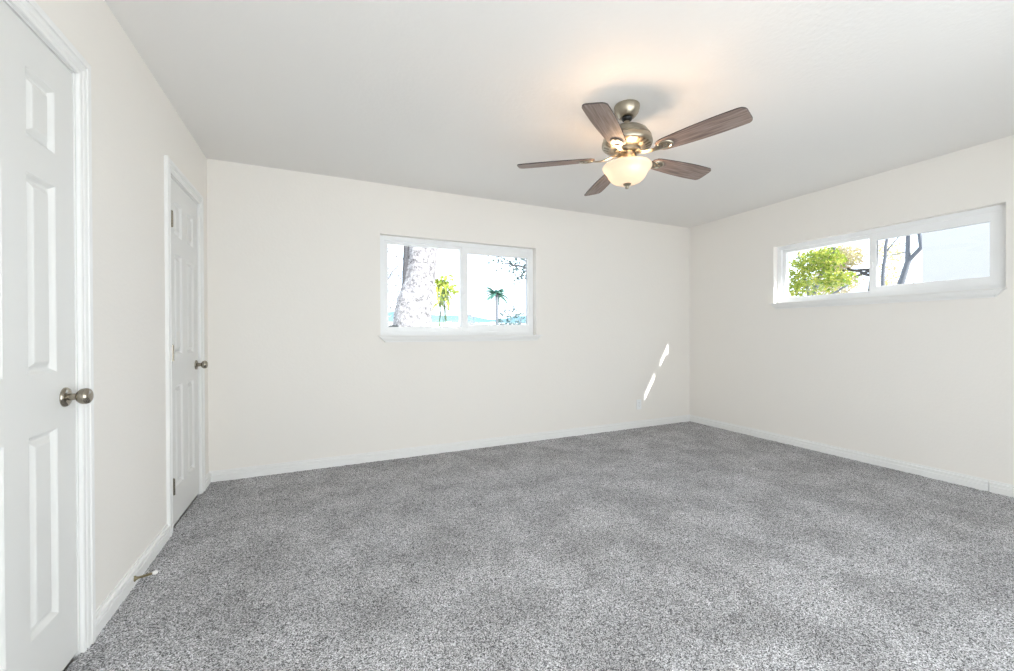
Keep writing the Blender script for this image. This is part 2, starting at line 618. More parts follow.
def make_door(name, y0, y1, knob_yz, label):
    b = MB()
    door_slab(b, y0 + 0.003, y1 - 0.003, 0.014, DOOR_H - 0.004, -0.004, 0.035)
    d = b.build(name, M['door'])
    tag(d, label, 'door', kind='structure')
    ky, kz = knob_yz
    kx = -0.004
    rb = MB()
    rb.lathe([(0, 0), (0.0325, 0.0), (0.0325, 0.0035), (0.029, 0.008), (0.021, 0.0105), (0.0135, 0.012), (0, 0.012)], 36, Matrix.Translation((kx, ky, kz)) @ RX)
    k = MB()
    k.lathe([(0, 0.010), (0.0115, 0.010), (0.0110, 0.028), (0.0125, 0.032), (0.019, 0.0335), (0.0215, 0.036), (0.0255, 0.042), (0.0272, 0.049), (0.0268, 0.055), (0.0240, 0.0615), (0.0180, 0.0655), (0.010, 0.0672), (0, 0.0675)], 36, Matrix.Translation((kx, ky, kz)) @ RX)
    knob = k.build('door_knob', M['knob'], d, smooth=40)
    knob['label'] = 'satin nickel round door knob'
    rb.build('rose', M['knob'], knob, smooth=40)
    first = None
    for z in (1.768, 1.010, 0.252):
        if first is None:
            h = MB()
            # knuckle of five barrels, pin tips, and the leaves let into door and jamb
            for q in range(5):
                h.lathe([(0, -0.0445 + q * 0.018), (0.0072, -0.0445 + q * 0.018), (0.0072, -0.0275 + q * 0.018), (0, -0.0275 + q * 0.018)], 12)
            h.lathe([(0, -0.048), (0.0045, -0.046), (0.0045, 0.048), (0, 0.050)], 12)
            h.box((-0.0165, 0.0, -0.0445), (-0.0125, 0.017, 0.0445), 0)
            first = h.build('hinge', M['knob'], d, smooth=35)
            first['label'] = 'satin nickel hinge'
            first.location = (0.0115, y0 + 0.005, z)
        else:
            copy_part(first, d, (0.0115, y0 + 0.005, z))
    # strike-side latch plate on the edge
    lb = MB()
    lb.box((-0.030, y1 - 0.0032, kz - 0.028), (-0.008, y1 - 0.0022, kz + 0.028))
    lb.build('latch_plate', M['nickel'], d)
    return d


make_door('door_1', D1_Y0, D1_Y1, (1.848, 0.908), 'near white six-panel door at the left edge, knob on its right side')
make_door('door_2', D2_Y0, D2_Y1, (3.420, 0.908), 'far white six-panel door beside the back corner, hinges showing')


# ------------------------------------------------------------------ windows
def frame_rect(b, axis, n0, n1, o, i, bev=0.003):
    """Rectangular frame: o and i are outer and inner (a0, a1, z0, z1); n0..n1 is its depth range."""
    def bx(a0, a1, z0, z1):
        if axis == 'x':
            b.box((a0, n0, z0), (a1, n1, z1), bev)
        else:
            b.box((n0, a0, z0), (n1, a1, z1), bev)
    bx(o[0], i[0], o[2], o[3])
    bx(i[1], o[1], o[2], o[3])
    bx(i[0] - 0.002, i[1] + 0.002, o[2], i[2])
    bx(i[0] - 0.002, i[1] + 0.002, i[3], o[3])


def pane(b, axis, n, g):
    e = 0.006
    if axis == 'x':
        b.box((g[0] - e, n, g[2] - e), (g[1] + e, n + 0.005, g[3] + e))
    else:
        b.box((n, g[0] - e, g[2] - e), (n + 0.005, g[1] + e, g[3] + e))


def make_window(name, axis, wall, op, fixed, sash, label, fixed_low):
    """op, fixed and sash: rectangles (a0, a1, z0, z1) of the opening and the two glass areas."""
    f0, f1 = wall + 0.062, wall + 0.150
    b = MB()
    lip = 0.040
    frame_rect(b, axis, f0, f1, op, (op[0] + lip, op[1] - lip, op[2] + lip, op[3] - lip))
    # inner stop and the glazed bay of the fixed light
    mid = (fixed[1] + sash[0]) / 2 if fixed_low else (fixed[0] + sash[1]) / 2
    bay = (op[0] + lip - 0.002, mid + 0.012, op[2] + lip - 0.002, op[3] - lip + 0.002) if fixed_low else (mid - 0.012, op[1] - lip + 0.002, op[2] + lip - 0.002, op[3] - lip + 0.002)
    frame_rect(b, axis, wall + 0.083, wall + 0.135, bay, fixed, 0.002)
    root = b.build(name, M['vinyl'])
    tag(root, label, 'window', kind='structure')
    b = MB()
    pane(b, axis, wall + 0.105, fixed)
    b.build('fixed_pane', M['glass'], root)
    b = MB()
    so = (mid - 0.022, op[1] - lip + 0.004, op[2] + lip - 0.004, op[3] - lip + 0.004) if fixed_low else (op[0] + lip - 0.004, mid + 0.022, op[2] + lip - 0.004, op[3] - lip + 0.004)
    frame_rect(b, axis, wall + 0.066, wall + 0.094, so, sash, 0.003)
    # glazing bead inside the sash
    e = 0.010
    frame_rect(b, axis, wall + 0.074, wall + 0.090, (sash[0] - e, sash[1] + e, sash[2] - e, sash[3] + e), (sash[0], sash[1], sash[2], sash[3]), 0.002)
    s = b.build('sliding_sash', M['vinyl'], root)
    b = MB()
    pane(b, axis, wall + 0.080, sash)
    b.build('sash_pane', M['glass'], s)
    # latch on the meeting stile
    lb = MB()
    am = (so[0] + 0.02) if fixed_low else (so[1] - 0.02)
    zc = (op[2] + op[3]) / 2 - 0.02
    if axis == 'x':
        lb.box((am - 0.008, wall + 0.054, zc - 0.03), (am + 0.006, wall + 0.067, zc + 0.03), 0.003)
    else:
        lb.box((wall + 0.054, am - 0.006, zc - 0.03), (wall + 0.067, am + 0.008, zc + 0.03), 0.003)
    lb.build('sash_latch', M['vinyl'], s)
    return root


win1 = make_window('window_1', 'x', D, (W1['a0'], W1['a1'], W1['z0'], W1['z1']), (1.332, 2.017, 1.180, 1.936), (2.090, 2.744, 1.204, 1.899),
                   'white two-light sliding window in the back wall', True)
b = MB()
b.box((1.338, D + 0.076, 1.179), (1.424, D + 0.088, 1.192), 0.002)
pt = b.build('pull_tab', M['grey'], win1)
pt['label'] = 'dark grey tab at the foot of the left pane'
win2 = make_window('window_2', 'y', W, (W2['a0'], W2['a1'], W2['z0'], W2['z1']), (1.914, 2.613, 1.473, 1.930), (1.211, 1.858, 1.507, 1.897),
                   'long low white sliding window high in the right wall', False)


def stool(name, axis, wall, a0, a1, z, inset, root):
    """Moulded ledge under a window: wide at the top, mitred in towards the bottom."""
    prof = [(0.0, 0.0), (0.046, 0.0), (0.0475, -0.003), (0.0475, -0.008), (0.037, -0.0095), (0.036, -0.020), (0.032, -0.034), (0.024, -0.046), (0.0205, -0.052), (0.0205, -0.060), (0.0, -0.060)]
    full = 0.0475
    vs, fs = [], []
    k = len(prof)
    for p, dz in prof:
        ins = (full - p) * inset / (full - 0.0205)
        ins = min(ins, inset) if p > 0 else (0 if dz == 0 else inset)
        for a in (a0 + ins, a1 - ins):
            vs.append((a, wall - p, z + dz) if axis == 'x' else (wall - p, a, z + dz))
    for i in range(k):
        j = (i + 1) % k
        fs.append((2 * i, 2 * i + 1, 2 * j + 1, 2 * j))
    fs.append(tuple(2 * i for i in range(k)))
    fs.append(tuple(2 * i + 1 for i in reversed(range(k))))
    b = MB()
    b.add(vs, fs)
    # the flat ledge running back into the opening
    w = W1 if axis == 'x' else W2
    if axis == 'x':
        b.box((w['a0'], wall - 0.002, z - 0.012), (w['a1'], wall + 0.064, z))
    else:
        b.box((wall - 0.002, w['a0'], z - 0.012), (wall + 0.064, w['a1'], z))
    return b.build(name, M['trim'], root)


stool('window_stool', 'x', D, 1.234, 2.868, W1['z0'] + 0.002, 0.055, win1)
stool('window_stool', 'y', W, 1.108, 2.705, W2['z0'] + 0.002, 0.055, win2)

# unseen glazed door added behind the camera as the main daylight, and an added curtain
# across it that turns sun and sky into one broad soft source
cm = bpy.data.materials.new('added_curtain_cloth')
cm.use_nodes = True
cm.node_tree.nodes.clear()
_o = cm.node_tree.nodes.new('ShaderNodeOutputMaterial')
_d = cm.node_tree.nodes.new('ShaderNodeBsdfDiffuse')
_d.inputs[0].default_value = (0.88, 0.89, 0.90, 1)
_t = cm.node_tree.nodes.new('ShaderNodeBsdfTranslucent')
_t.inputs[0].default_value = (0.93, 0.95, 0.97, 1)
_m = cm.node_tree.nodes.new('ShaderNodeMixShader')
_m.inputs[0].default_value = 0.78
cm.node_tree.links.new(_d.outputs[0], _m.inputs[1])
cm.node_tree.links.new(_t.outputs[0], _m.inputs[2])
cm.node_tree.links.new(_m.outputs[0], _o.inputs[0])


def added_glazed_door(name, axis, n, sgn, w, label, curtain_label):
    a0, a1 = w['a0'], w['a1']
    mid = (a0 + a1) / 2
    na, nb = sorted((n - sgn * 0.13, n - sgn * 0.02))
    b = MB()
    frame_rect(b, axis, na, nb, (a0, a1, w['z0'], w['z1']), (a0 + 0.05, a1 - 0.05, w['z0'] + 0.04, w['z1'] - 0.05))
    ma, mb = sorted((n - sgn * 0.11, n - sgn * 0.05))
    if axis == 'x':
        b.box((mid - 0.03, ma, 0.05), (mid + 0.03, mb, 2.08), 0.003)
    else:
        b.box((ma, mid - 0.03, 0.05), (mb, mid + 0.03, 2.08), 0.003)
    d = b.build(name, M['vinyl'])
    tag(d, label, 'door', kind='structure')
    for (p0, p1) in ((a0 + 0.05, mid - 0.03), (mid + 0.03, a1 - 0.05)):
        b = MB()
        pane(b, axis, n - sgn * 0.08, (p0, p1, 0.06, 2.07))
        b.build('glass_pane', M['glass'], d)
    half = (a1 - a0) / 2 + 0.10
    cn = n + sgn * 0.09
    cur = empty('added_curtain', (mid, cn, 0) if axis == 'x' else (cn, mid, 0))
    cur.rotation_euler = (0, 0, 0 if axis == 'x' else PI / 2)
    tag(cur, curtain_label, 'curtain')  # curtain added to scatter sun and sky into the room
    b = MB()
    vs, fs = [], []
    nn = 200
    for i in range(nn + 1):
        x = -half + 2 * half * i / nn
        y = 0.028 * math.sin(i * 0.55) + 0.01 * math.sin(i * 0.21)
        vs += [(x, y, 0.015), (x, y * 0.8, 2.22)]
    for i in range(nn):
        fs.append((2 * i, 2 * i + 2, 2 * i + 3, 2 * i + 1))
    b.add(vs, fs)
    b.build('cloth', cm, cur, smooth=180)
    b = MB()
    b.tube([(-half - 0.05, 0, 2.235), (half + 0.05, 0, 2.235)], 0.012, 14)
    for sx in (-half + 0.05, half - 0.05):
        ya, yb = (-0.09, 0.0)
        b.box((sx - 0.01, ya, 2.225), (sx + 0.01, yb, 2.245))
    b.build('curtain_rod', M['nickel'], cur, smooth=40)


added_glazed_door('added_door', 'x', SOUTH, 1, W3, 'unseen white framed glazed door added behind the camera for daylight', 'added sheer white curtain spreading daylight from behind the camera')

# ------------------------------------------------------------------ ceiling fan
FX, FY = 2.406, 1.882
fan = empty('ceiling_fan', (FX, FY, H))
tag(fan, 'five-blade wooden ceiling fan with lit glass bowl in the middle of the ceiling', 'ceiling fan')


def dz(p):
    return [(r * 1.024, 1.1152 + (z - 1.1152) * 1.024 - H) for r, z in p]


def fz(z):
    return 1.1152 + (z - 1.1152) * 1.024 - H


b = MB()
b.lathe([(r, z - H) for r, z in ((0, 2.440), (0.0715, 2.440), (0.0735, 2.436), (0.0735, 2.428), (0.0715, 2.416), (0.0655, 2.399), (0.056, 2.385), (0.046, 2.375), (0.040, 2.3705), (0.034, 2.3705), (0.030, 2.376), (0, 2.378))], 48)
b.build('canopy', M['nickel'], fan, smooth=40)
b = MB()
b.lathe(dz([(0, 2.347), (0.026, 2.345), (0.030, 2.338), (0.026, 2.328), (0.018, 2.322), (0, 2.321)]), 32)
b.build('hanger_ball', M['black'], fan, smooth=50)
b = MB()
b.lathe(dz([(0, 2.345), (0.0150, 2.345), (0.0150, 2.302), (0.021, 2.300), (0.023, 2.296), (0.023, 2.284), (0, 2.284)]), 32)
b.build('downrod', M['nickel'], fan, smooth=40)
b = MB()
prof = dz([(0, 2.291), (0.030, 2.291), (0.058, 2.286), (0.090, 2.273), (0.114, 2.254), (0.127, 2.236), (0.1335, 2.222), (0.1305, 2.219), (0.1345, 2.216), (0.139, 2.203), (0.1405, 2.190), (0.1385, 2.181), (0.131, 2.174), (0.103, 2.164), (0.092, 2.160), (0.080, 2.158), (0.0, 2.158)])
b.lathe(prof, 48, face_mat=lambda i, k: 1 if (i == 12 and k % 2 == 0) else 0)
hous = b.build('motor_housing', [M['nickel'], M['nickel_dark']], fan, smooth=40)
b = MB()
b.lathe(dz([(0, 2.160), (0.074, 2.160), (0.076, 2.154), (0.074, 2.143), (0.060, 2.140), (0.0, 2.140)]), 40)
b.build('flywheel', M['nickel'], fan, smooth=40)
b = MB()
b.lathe(dz([(0, 2.141), (0.048, 2.141), (0.048, 2.136), (0, 2.136)]), 32)
b.build('dark_neck_ring', M['black'], fan, smooth=40)  # black ring in the neck groove
b = MB()
b.lathe(dz([(0, 2.137), (0.050, 2.137), (0.054, 2.131), (0.052, 2.112), (0.058, 2.102), (0.070, 2.095), (0.072, 2.090), (0.066, 2.088), (0.012, 2.088), (0.008, 2.080), (0.006, 1.972), (0, 1.972)]), 40)
b.build('switch_housing', M['nickel'], fan, smooth=40)
b = MB()
outer = [(0.1321, 2.068), (0.1358, 2.064), (0.1362, 2.059), (0.1330, 2.052), (0.1258, 2.043), (0.1167, 2.033), (0.1104, 2.022), (0.1041, 2.008), (0.0941, 1.993), (0.0787, 1.980), (0.0579, 1.971), (0.0326, 1.966), (0.0091, 1.965)]
inner = [(max(r - 0.004, 0.009), z + 0.0045) for r, z in reversed(outer[1:])]
pf = dz(outer + inner + [outer[0]])
b.lathe(pf, 56)
bowl = b.build('light_bowl', M['bowl'], fan, smooth=60)
bowl['label'] = 'lit frosted glass bowl'
b = MB()
b.lathe(dz([(0, 1.968), (0.022, 1.967), (0.024, 1.963), (0.020, 1.958), (0.011, 1.955), (0.0085, 1.951), (0.0115, 1.947), (0.0105, 1.941), (0.006, 1.938), (0, 1.937)]), 28)
b.build('finial', M['nickel'], fan, smooth=40)
for k in range(3):
    a = math.radians(20 + 120 * k)
    cx, cy = 0.078 * math.cos(a), 0.078 * math.sin(a)
    mt = Matrix.Translation((cx, cy, 0))
    b = MB()
    b.tube([(0.045 * math.cos(a), 0.045 * math.sin(a), fz(2.093)), (0.07 * math.cos(a), 0.07 * math.sin(a), fz(2.078))], 0.010, 12)
    b.build('lamp_socket', M['nickel'], fan, smooth=40)
    ld = bpy.data.lights.new('bulb', 'POINT')
    ld.energy = FAN_LAMP_WATTS
    ld.color = (1.0, 0.66, 0.40)
    ld.shadow_soft_size = 0.035
    lo = bpy.data.objects.new('bulb', ld)
    COL.objects.link(lo)
    lo.parent = fan
    lo.location = (0.080 * math.cos(a), 0.080 * math.sin(a), fz(2.052))

# blades: outline in local x (out) and y (across), pitched about x
R0, R1 = 0.185, 0.645
BLADE_Z = 2.142
PITCH = math.radians(-12)
BLADE_ANG0 = 0.0


def blade_outline():
    top, bot = [], []
    n = 44
    for i in range(n + 1):
        t = 1 - (1 - i / n) ** 1.8
        x = R0 + (R1 - R0) * t
        w = 0.045 + 0.021 * math.sin(min(t / 0.72, 1) * PI / 2)
        w -= 0.004 * max(0, (t - 0.72) / 0.28) ** 2
        root = min(1.0, math.sqrt(max(0.0, 1 - (1 - min(t / 0.10, 1)) ** 2)) * 0.45 + 0.55)
        e1 = math.sqrt(max(0.0, 1 - max(0.0, (t - 0.95) / 0.05) ** 2)) * 0.42 + 0.58
        e2 = math.sqrt(max(0.0, 1 - max(0.0, (t - 0.93) / 0.07) ** 2)) * 0.52 + 0.48
        top.append((x, w * root * e1))
        bot.append((x, -w * root * e2))
    return top + bot[::-1]


OUT = blade_outline()


def make_blade():
    b = MB()
    k = len(OUT)
    th = 0.0033
    vs = [(x, y, -th) for x, y in OUT] + [(x, y, th) for x, y in OUT]
    b.add(vs, [tuple(range(k))], 0)
    b.f.append(tuple(range(2 * k - 1, k - 1, -1)))
    b.mi.append(0)
    for i in range(k):
        j = (i + 1) % k
        b.f.append((i, j, k + j, k + i))
        b.mi.append(1)
    return b.build('blade', [M['wood'], M['wood_edge']], fan)


def make_iron(parent):
    b = MB()
    # arm: flat tapered bar curving out from the flywheel under the blade
    P = [(0.060, 0.0, 0.012, 0.017, 0.006), (0.085, 0.0, 0.008, 0.016, 0.006), (0.115, 0.0, -0.004, 0.013, 0.005), (0.150, 0.0, -0.011, 0.012, 0.0045), (0.178, 0.0, -0.010, 0.017, 0.004), (0.200, 0.0, -0.0068, 0.026, 0.003)]
    vs, fs = [], []
    for x, y, z, w, t in P:
        vs += [(x, -w, z - t * 0.4), (x, -w * 0.6, z - t), (x, w * 0.6, z - t), (x, w, z - t * 0.4), (x, w * 0.7, z + t * 0.6), (x, -w * 0.7, z + t * 0.6)]
    for i in range(len(P) - 1):
        for q in range(6):
            r = (q + 1) % 6
            fs.append((i * 6 + q, i * 6 + r, (i + 1) * 6 + r, (i + 1) * 6 + q))
    fs += [tuple(range(6)), tuple(range(len(P) * 6 - 1, len(P) * 6 - 7, -1))]
    b.add(vs, fs)
    # plate under the blade: an oval with a raised rim
    mt = Matrix.Translation((0.232, 0, -0.0033)) @ Matrix.Diagonal((1.25, 1.0, 1.0, 1.0))
    b.lathe([(0, 0.0), (0.034, 0.0), (0.036, -0.003), (0.034, -0.0065), (0.028, -0.0070), (0.025, -0.0035), (0.0, -0.0035)], 28, mt)
    o = b.build('blade_iron', M['nickel'], parent, smooth=45)
    o['label'] = 'brass-toned blade bracket'
    return o


def make_screws(parent):
    b = MB()
    for (x, y) in ((0.222, 0.012), (0.222, -0.012), (0.248, 0.0)):
        b.lathe([(0, -0.006), (0.0052, -0.0068), (0.004, -0.0092), (0, -0.0098)], 10, Matrix.Translation((x, y, 0)))
    return b.build('bracket_screws', M['nickel_dark'], parent, smooth=45)


blade0 = make_blade()
iron0 = make_iron(blade0)
screws0 = make_screws(blade0)
for k in range(5):
    rot = (Matrix.Rotation(math.radians(BLADE_ANG0 + 72 * k), 4, 'Z') @ Matrix.Rotation(PITCH, 4, 'X')).to_euler()
    loc = (0, 0, BLADE_Z - H)
    if k == 0:
        blade0.location, blade0.rotation_euler = loc, rot
    else:
        bl = copy_part(blade0, fan, loc, rot)
        copy_part(iron0, bl)
        copy_part(screws0, bl)

# ------------------------------------------------------------------ wall outlet
ox, oz = 4.188, 0.272
out_root = empty('wall_outlet', (ox, D, oz))
tag(out_root, 'white duplex power outlet low on the back wall by the sun streak', 'outlet')
b = MB()
b.box((-0.036, -0.006, -0.058), (0.036, 0.0, 0.058), 0.002)
b.build('cover_plate', M['plate'], out_root)
for s in (1, -1):
    b = MB()
    b.box((-0.017, -0.0085, s * 0.0195 - 0.0145), (0.017, -0.005, s * 0.0195 + 0.0145), 0.003)
    r = b.build('receptacle', M['plate'], out_root)
    b = MB()
    for sx, hh in ((-0.006, 0.0045), (0.006, 0.0038)):
        b.box((sx - 0.001, -0.0088, s * 0.0195 + 0.002 - hh + 0.002), (sx + 0.001, -0.0083, s * 0.0195 + 0.002 + hh + 0.002))
    b.lathe([(0, 0), (0.0022, 0), (0.0022, 0.0005), (0, 0.0005)], 10, Matrix.Translation((0, -0.0083, s * 0.0195 - 0.007)) @ Matrix.Rotation(PI / 2, 4, 'X'))
    b.build('outlet_slots', M['slot'], r)
b = MB()
b.lathe([(0, 0), (0.003, 0), (0.0025, 0.001), (0, 0.0012)], 12, Matrix.Translation((0, -0.006, 0)) @ Matrix.Rotation(PI / 2, 4, 'X'))
b.build('plate_screw', M['nickel'], out_root)

# ------------------------------------------------------------------ door stop on the baseboard
ds = empty('door_stop', (0.013, 2.336, 0.030))
tag(ds, 'small brass door stop with white tip on the left baseboard', 'door stop')
ax = Vector((0.088, -0.005, 0.014)).normalized()
mt = Vector((0, 0, 1)).rotation_difference(ax).to_matrix().to_4x4()
b = MB()
b.lathe([(0, -0.003), (0.0125, -0.003), (0.0125, 0.003), (0.008, 0.006), (0.0055, 0.014), (0, 0.014)], 20, mt)
b.build('flange', M['brass'], ds, smooth=40)
b = MB()
prof = [(0, 0.010)]
for i in range(28):
    h = 0.012 + i * 0.002
    prof += [(0.0040, h), (0.0052, h + 0.001)]
prof += [(0.004, 0.070), (0, 0.070)]
b.lathe(prof, 14, mt)
b.build('spring', M['brass'], ds, smooth=60)
b = MB()
b.lathe([(0, 0.068), (0.0078, 0.068), (0.0085, 0.071), (0.0085, 0.080), (0.0065, 0.084), (0, 0.085)], 18, mt)
tp = b.build('rubber_tip', M['rubber'], ds, smooth=40)
tp['label'] = 'white rubber tip'

# ------------------------------------------------------------------ outdoors
GZ = -0.25
b = MB()
b.box((-60, -60, GZ - 0.3), (90, 110, GZ))
tag(b.build('yard_ground', M['ground']), 'pale dry ground around the house', 'ground', kind='structure')

def leaf_quads(b, c, n, size, spread, rnd, aspect=0.55, mi=0):
    for _ in range(n):
        while True:
            q = Vector((rnd.uniform(-1, 1), rnd.uniform(-1, 1), rnd.uniform(-1, 1)))
            if q.length <= 1:
                break
        p = Vector(c) + Vector((q.x * spread[0], q.y * spread[1], q.z * spread[2]))
        one_leaf(b, p, size * rnd.uniform(0.6, 1.3), rnd, aspect, mi)


def one_leaf(b, p, s, rnd, aspect=0.55, mi=0):
    d = Vector((rnd.uniform(-1, 1), rnd.uniform(-1, 1), rnd.uniform(-0.9, 0.5))).normalized()
    a = d.cross(Vector((rnd.uniform(-1, 1), rnd.uniform(-1, 1), rnd.uniform(-1, 1)))).normalized()
    n = d.cross(a)
    w = s * aspect * 0.5
    b.add([p, p + d * s * 0.45 + a * w + n * s * 0.05, p + d * s, p + d * s * 0.45 - a * w + n * s * 0.05, p + d * s * 0.45 - n * s * 0.03],
          [(0, 1, 4), (1, 2, 4), (2, 3, 4), (3, 0, 4)], mi)


def branchy(b, start, end, r0, r1, rnd, wob=0.06, n=7, seg=7):
    s, e = Vector(start), Vector(end)
    L = (e - s).length
    pts, rad = [], []
    for i in range(n + 1):
        t = i / n
        p = s.lerp(e, t)
        if 0 < i < n:
            p += Vector((rnd.uniform(-1, 1), rnd.uniform(-1, 1), rnd.uniform(-0.6, 0.6))) * wob * L * 0.3
        pts.append(p)
        rad.append(r0 + (r1 - r0) * t)
    b.tube(pts, rad, seg)
    return pts


# --- north side, seen through the back window
rnd = random.Random(11)
big = empty('large_tree', (2.3, 7.5, GZ))
tag(big, 'thick pale trunk with flecked bark filling the back window left pane', 'tree')


def trunk_mesh(b, pts, rad, seg, rnd, jit):
    pts = [Vector(p) for p in pts]
    vs, fs = [], []
    ph = [rnd.uniform(0, 6.28) for _ in range(4)]
    for i, p in enumerate(pts):
        for k in range(seg):
            w = 2 * PI * k / seg
            r = rad[i] * (1 + jit * (0.5 * math.sin(5 * w + ph[0] + i * 0.3) + 0.35 * math.sin(9 * w + ph[1] - i * 0.2) + rnd.uniform(-0.3, 0.3)))
            vs.append((p.x + r * math.cos(w), p.y + r * math.sin(w), p.z))
    for i in range(len(pts) - 1):
        for k in range(seg):
            k2 = (k + 1) % seg
            fs.append((i * seg + k, i * seg + k2, (i + 1) * seg + k2, (i + 1) * seg + k))
    fs.append(tuple(range(seg)))
    n = (len(pts) - 1) * seg
    fs.append(tuple(n + k for k in reversed(range(seg))))
    b.add(vs, fs)


def rel(p, root):
    return Vector(p) - root.location


b = MB()
tp, tr = [], []
key = [(-0.25, 2.30, 0.46), (0.3, 2.30, 0.38), (1.0, 2.30, 0.35), (1.45, 2.31, 0.335), (1.75, 2.345, 0.315), (2.05, 2.43, 0.275), (2.3, 2.46, 0.275), (2.7, 2.49, 0.28), (3.6, 2.56, 0.25), (5.0, 2.7, 0.2)]
for i in range(len(key) - 1):
    z0, x0, r0 = key[i]
    z1, x1, r1 = key[i + 1]
    for q in range(5):
        t = q / 5
        tp.append(rel((x0 + (x1 - x0) * t, 7.5, z0 + (z1 - z0) * t), big))
        tr.append(r0 + (r1 - r0) * t)
trunk_mesh(b, tp, tr, 36, rnd, 0.06)
b.build('trunk', M['bark'], big, smooth=60)
b = MB()
branchy(b, rel((2.16, 7.5, 1.95), big), rel((2.185, 7.42, 2.9), big), 0.05, 0.045, rnd, 0.02)
branchy(b, rel((2.185, 7.42, 2.9), big), rel((1.7, 7.3, 4.4), big), 0.045, 0.03, rnd, 0.05)
b.build('limb', M['bark_dark'], big, smooth=60)

# pale thin-leaved tree behind the trunk, left
pale = empty('pale_leafy_tree', (2.4, 13.0, GZ))
tag(pale, 'pale leafy tree showing left of the thick trunk', 'tree')
b = MB()
pts = branchy(b, (0, 0, 0), (0.1, 0, 3.0), 0.09, 0.05, rnd, 0.04)
for q in range(8):
    a = rnd.uniform(0, 6.28)
    branchy(b, (0.07, 0, 1.2 + q * 0.22), (0.9 * math.cos(a), 0.9 * math.sin(a), 2.0 + q * 0.28), 0.03, 0.01, rnd, 0.1)
b.build('trunk', M['bark_grey'], pale, smooth=60)
b = MB()
leaf_quads(b, (0.1, 0, 2.6), 900, 0.09, (1.0, 0.9, 1.5), rnd)
b.build('foliage', M['leaf_white'], pale, fix=False)


# yellow-green plant right of the trunk
def frond(b, base, az, L, rise, droop, w, n=9, mi=0, fold=0.25):
    """A long strap leaf that rises and then arches over."""
    d = Vector((math.cos(az), math.sin(az), 0))
    s = Vector((-d.y, d.x, 0))
    vs = []
    for i in range(n + 1):
        t = i / n
        p = Vector(base) + d * (L * t) + Vector((0, 0, rise * t - droop * t * t))
        ww = w * math.sin(PI * min(1, 0.12 + 0.88 * t)) ** 0.7
        vs += [p - s * ww + Vector((0, 0, -fold * ww)), p, p + s * ww + Vector((0, 0, -fold * ww))]
    fs = []
    for i in range(n):
        fs += [(3 * i, 3 * i + 1, 3 * i + 4, 3 * i + 3), (3 * i + 1, 3 * i + 2, 3 * i + 5, 3 * i + 4)]
    b.add(vs, fs, mi)


plant = empty('broad_leaf_plant', (3.46, 9.2, GZ))
tag(plant, 'yellow-green arching plant right of the thick trunk', 'plant')
b = MB()
stems = []
for q in range(6):
    e = (rnd.uniform(-0.22, 0.22), rnd.uniform(-0.15, 0.15), rnd.uniform(2.2, 2.75))
    branchy(b, (e[0] * 0.5, e[1] * 0.3, 0), e, 0.016, 0.008, rnd, 0.05)
    stems.append(e)
b.build('stems', M['leaf_green'], plant, smooth=60)
b = MB()
for e in stems:
    for q in range(9):
        frond(b, (e[0], e[1], e[2] - rnd.uniform(0, 0.3)), rnd.uniform(0, 6.28), rnd.uniform(0.2, 0.38), rnd.uniform(0.1, 0.4), rnd.uniform(0.2, 0.5), 0.035)
leaf_quads(b, (-0.05, 0, 2.45), 70, 0.16, (0.26, 0.2, 0.34), rnd, 0.5)
b.build('foliage', M['leaf_yellow'], plant, fix=False)

# small palm far off
palm = empty('palm_tree', (11.47, 25.0, GZ))
tag(palm, 'small green palm far off in the back window right pane', 'palm')
b = MB()
b.tube([(0, 0, 0), (0.05, 0, 1.5), (0.0, 0, 3.3), (0, 0, 4.0)], [0.14, 0.11, 0.10, 0.12], 12)
b.build('trunk', M['bark_grey'], palm, smooth=60)
b = MB()
for q in range(26):
    az = q * 2.4
    el = rnd.uniform(0.1, 1.0)
    frond(b, (0, 0, 3.95), az, 0.55 + 0.55 * (1 - el * 0.5), 0.9 * el + 0.15, 0.55 + 0.5 * (1 - el), 0.13, fold=0.5)
b.build('fronds', M['leaf_teal'], palm, fix=False)


def shrub(name, loc, size, n, leaf, mt, label, cat='shrub', group=None):
    root = empty(name, loc)
    tag(root, label, cat, group)
    b = MB()
    for q in range(5):
        a = rnd.uniform(0, 6.28)
        branchy(b, (0.05 * math.cos(a), 0.05 * math.sin(a), 0), (0.6 * size[0] * math.cos(a), 0.6 * size[1] * math.sin(a), size[2] * rnd.uniform(1.2, 1.7)), 0.04, 0.012, rnd, 0.06)
    b.build('stems', M['bark_grey'], root, smooth=60)
    b = MB()
    leaf_quads(b, (0, 0, size[2]), n, leaf, size, rnd)
    b.build('foliage', mt, root, fix=False)
    return root


shrub('garden_shrub', (10.2, 20.0, GZ), (1.0, 0.8, 1.45), 500, 0.20, M['leaf_dark'], 'blue-green shrub far off, low at the right of the back window')
shrub('garden_shrub', (8.5, 22.0, GZ), (0.5, 0.4, 1.35), 160, 0.16, M['leaf_white'], 'faint pale shrub far off beside the window mullion')

# far wall, and the hazy rise behind it
b = MB()
b.box((2.0, 28.0, GZ), (26.0, 28.25, 1.80))
b.box((1.95, 27.95, 1.80), (26.05, 28.30, 1.90))
for q in range(8):
    b.box((2.0 + q * 3.4, 27.92, GZ), (2.4 + q * 3.4, 28.33, 1.97))
tag(b.build('garden_wall', M['stucco']), 'long white garden wall far beyond the back window', 'wall')
b = MB()
n = 60
vs, fs = [], []
for i in range(n + 1):
    x = -20 + 90 * i / n
    h = 4.05 + 0.35 * math.sin(i * 0.35) + 0.25 * math.sin(i * 0.9 + 1) + rnd.uniform(-0.12, 0.12)
    vs += [(x, 60, GZ), (x, 62, h * 0.8), (x, 64, h), (x, 76, GZ)]
for i in range(n):
    for q in range(3):
        fs.append((4 * i + q, 4 * i + q + 1, 4 * i + 5 + q, 4 * i + 4 + q))
b.add(vs, fs)
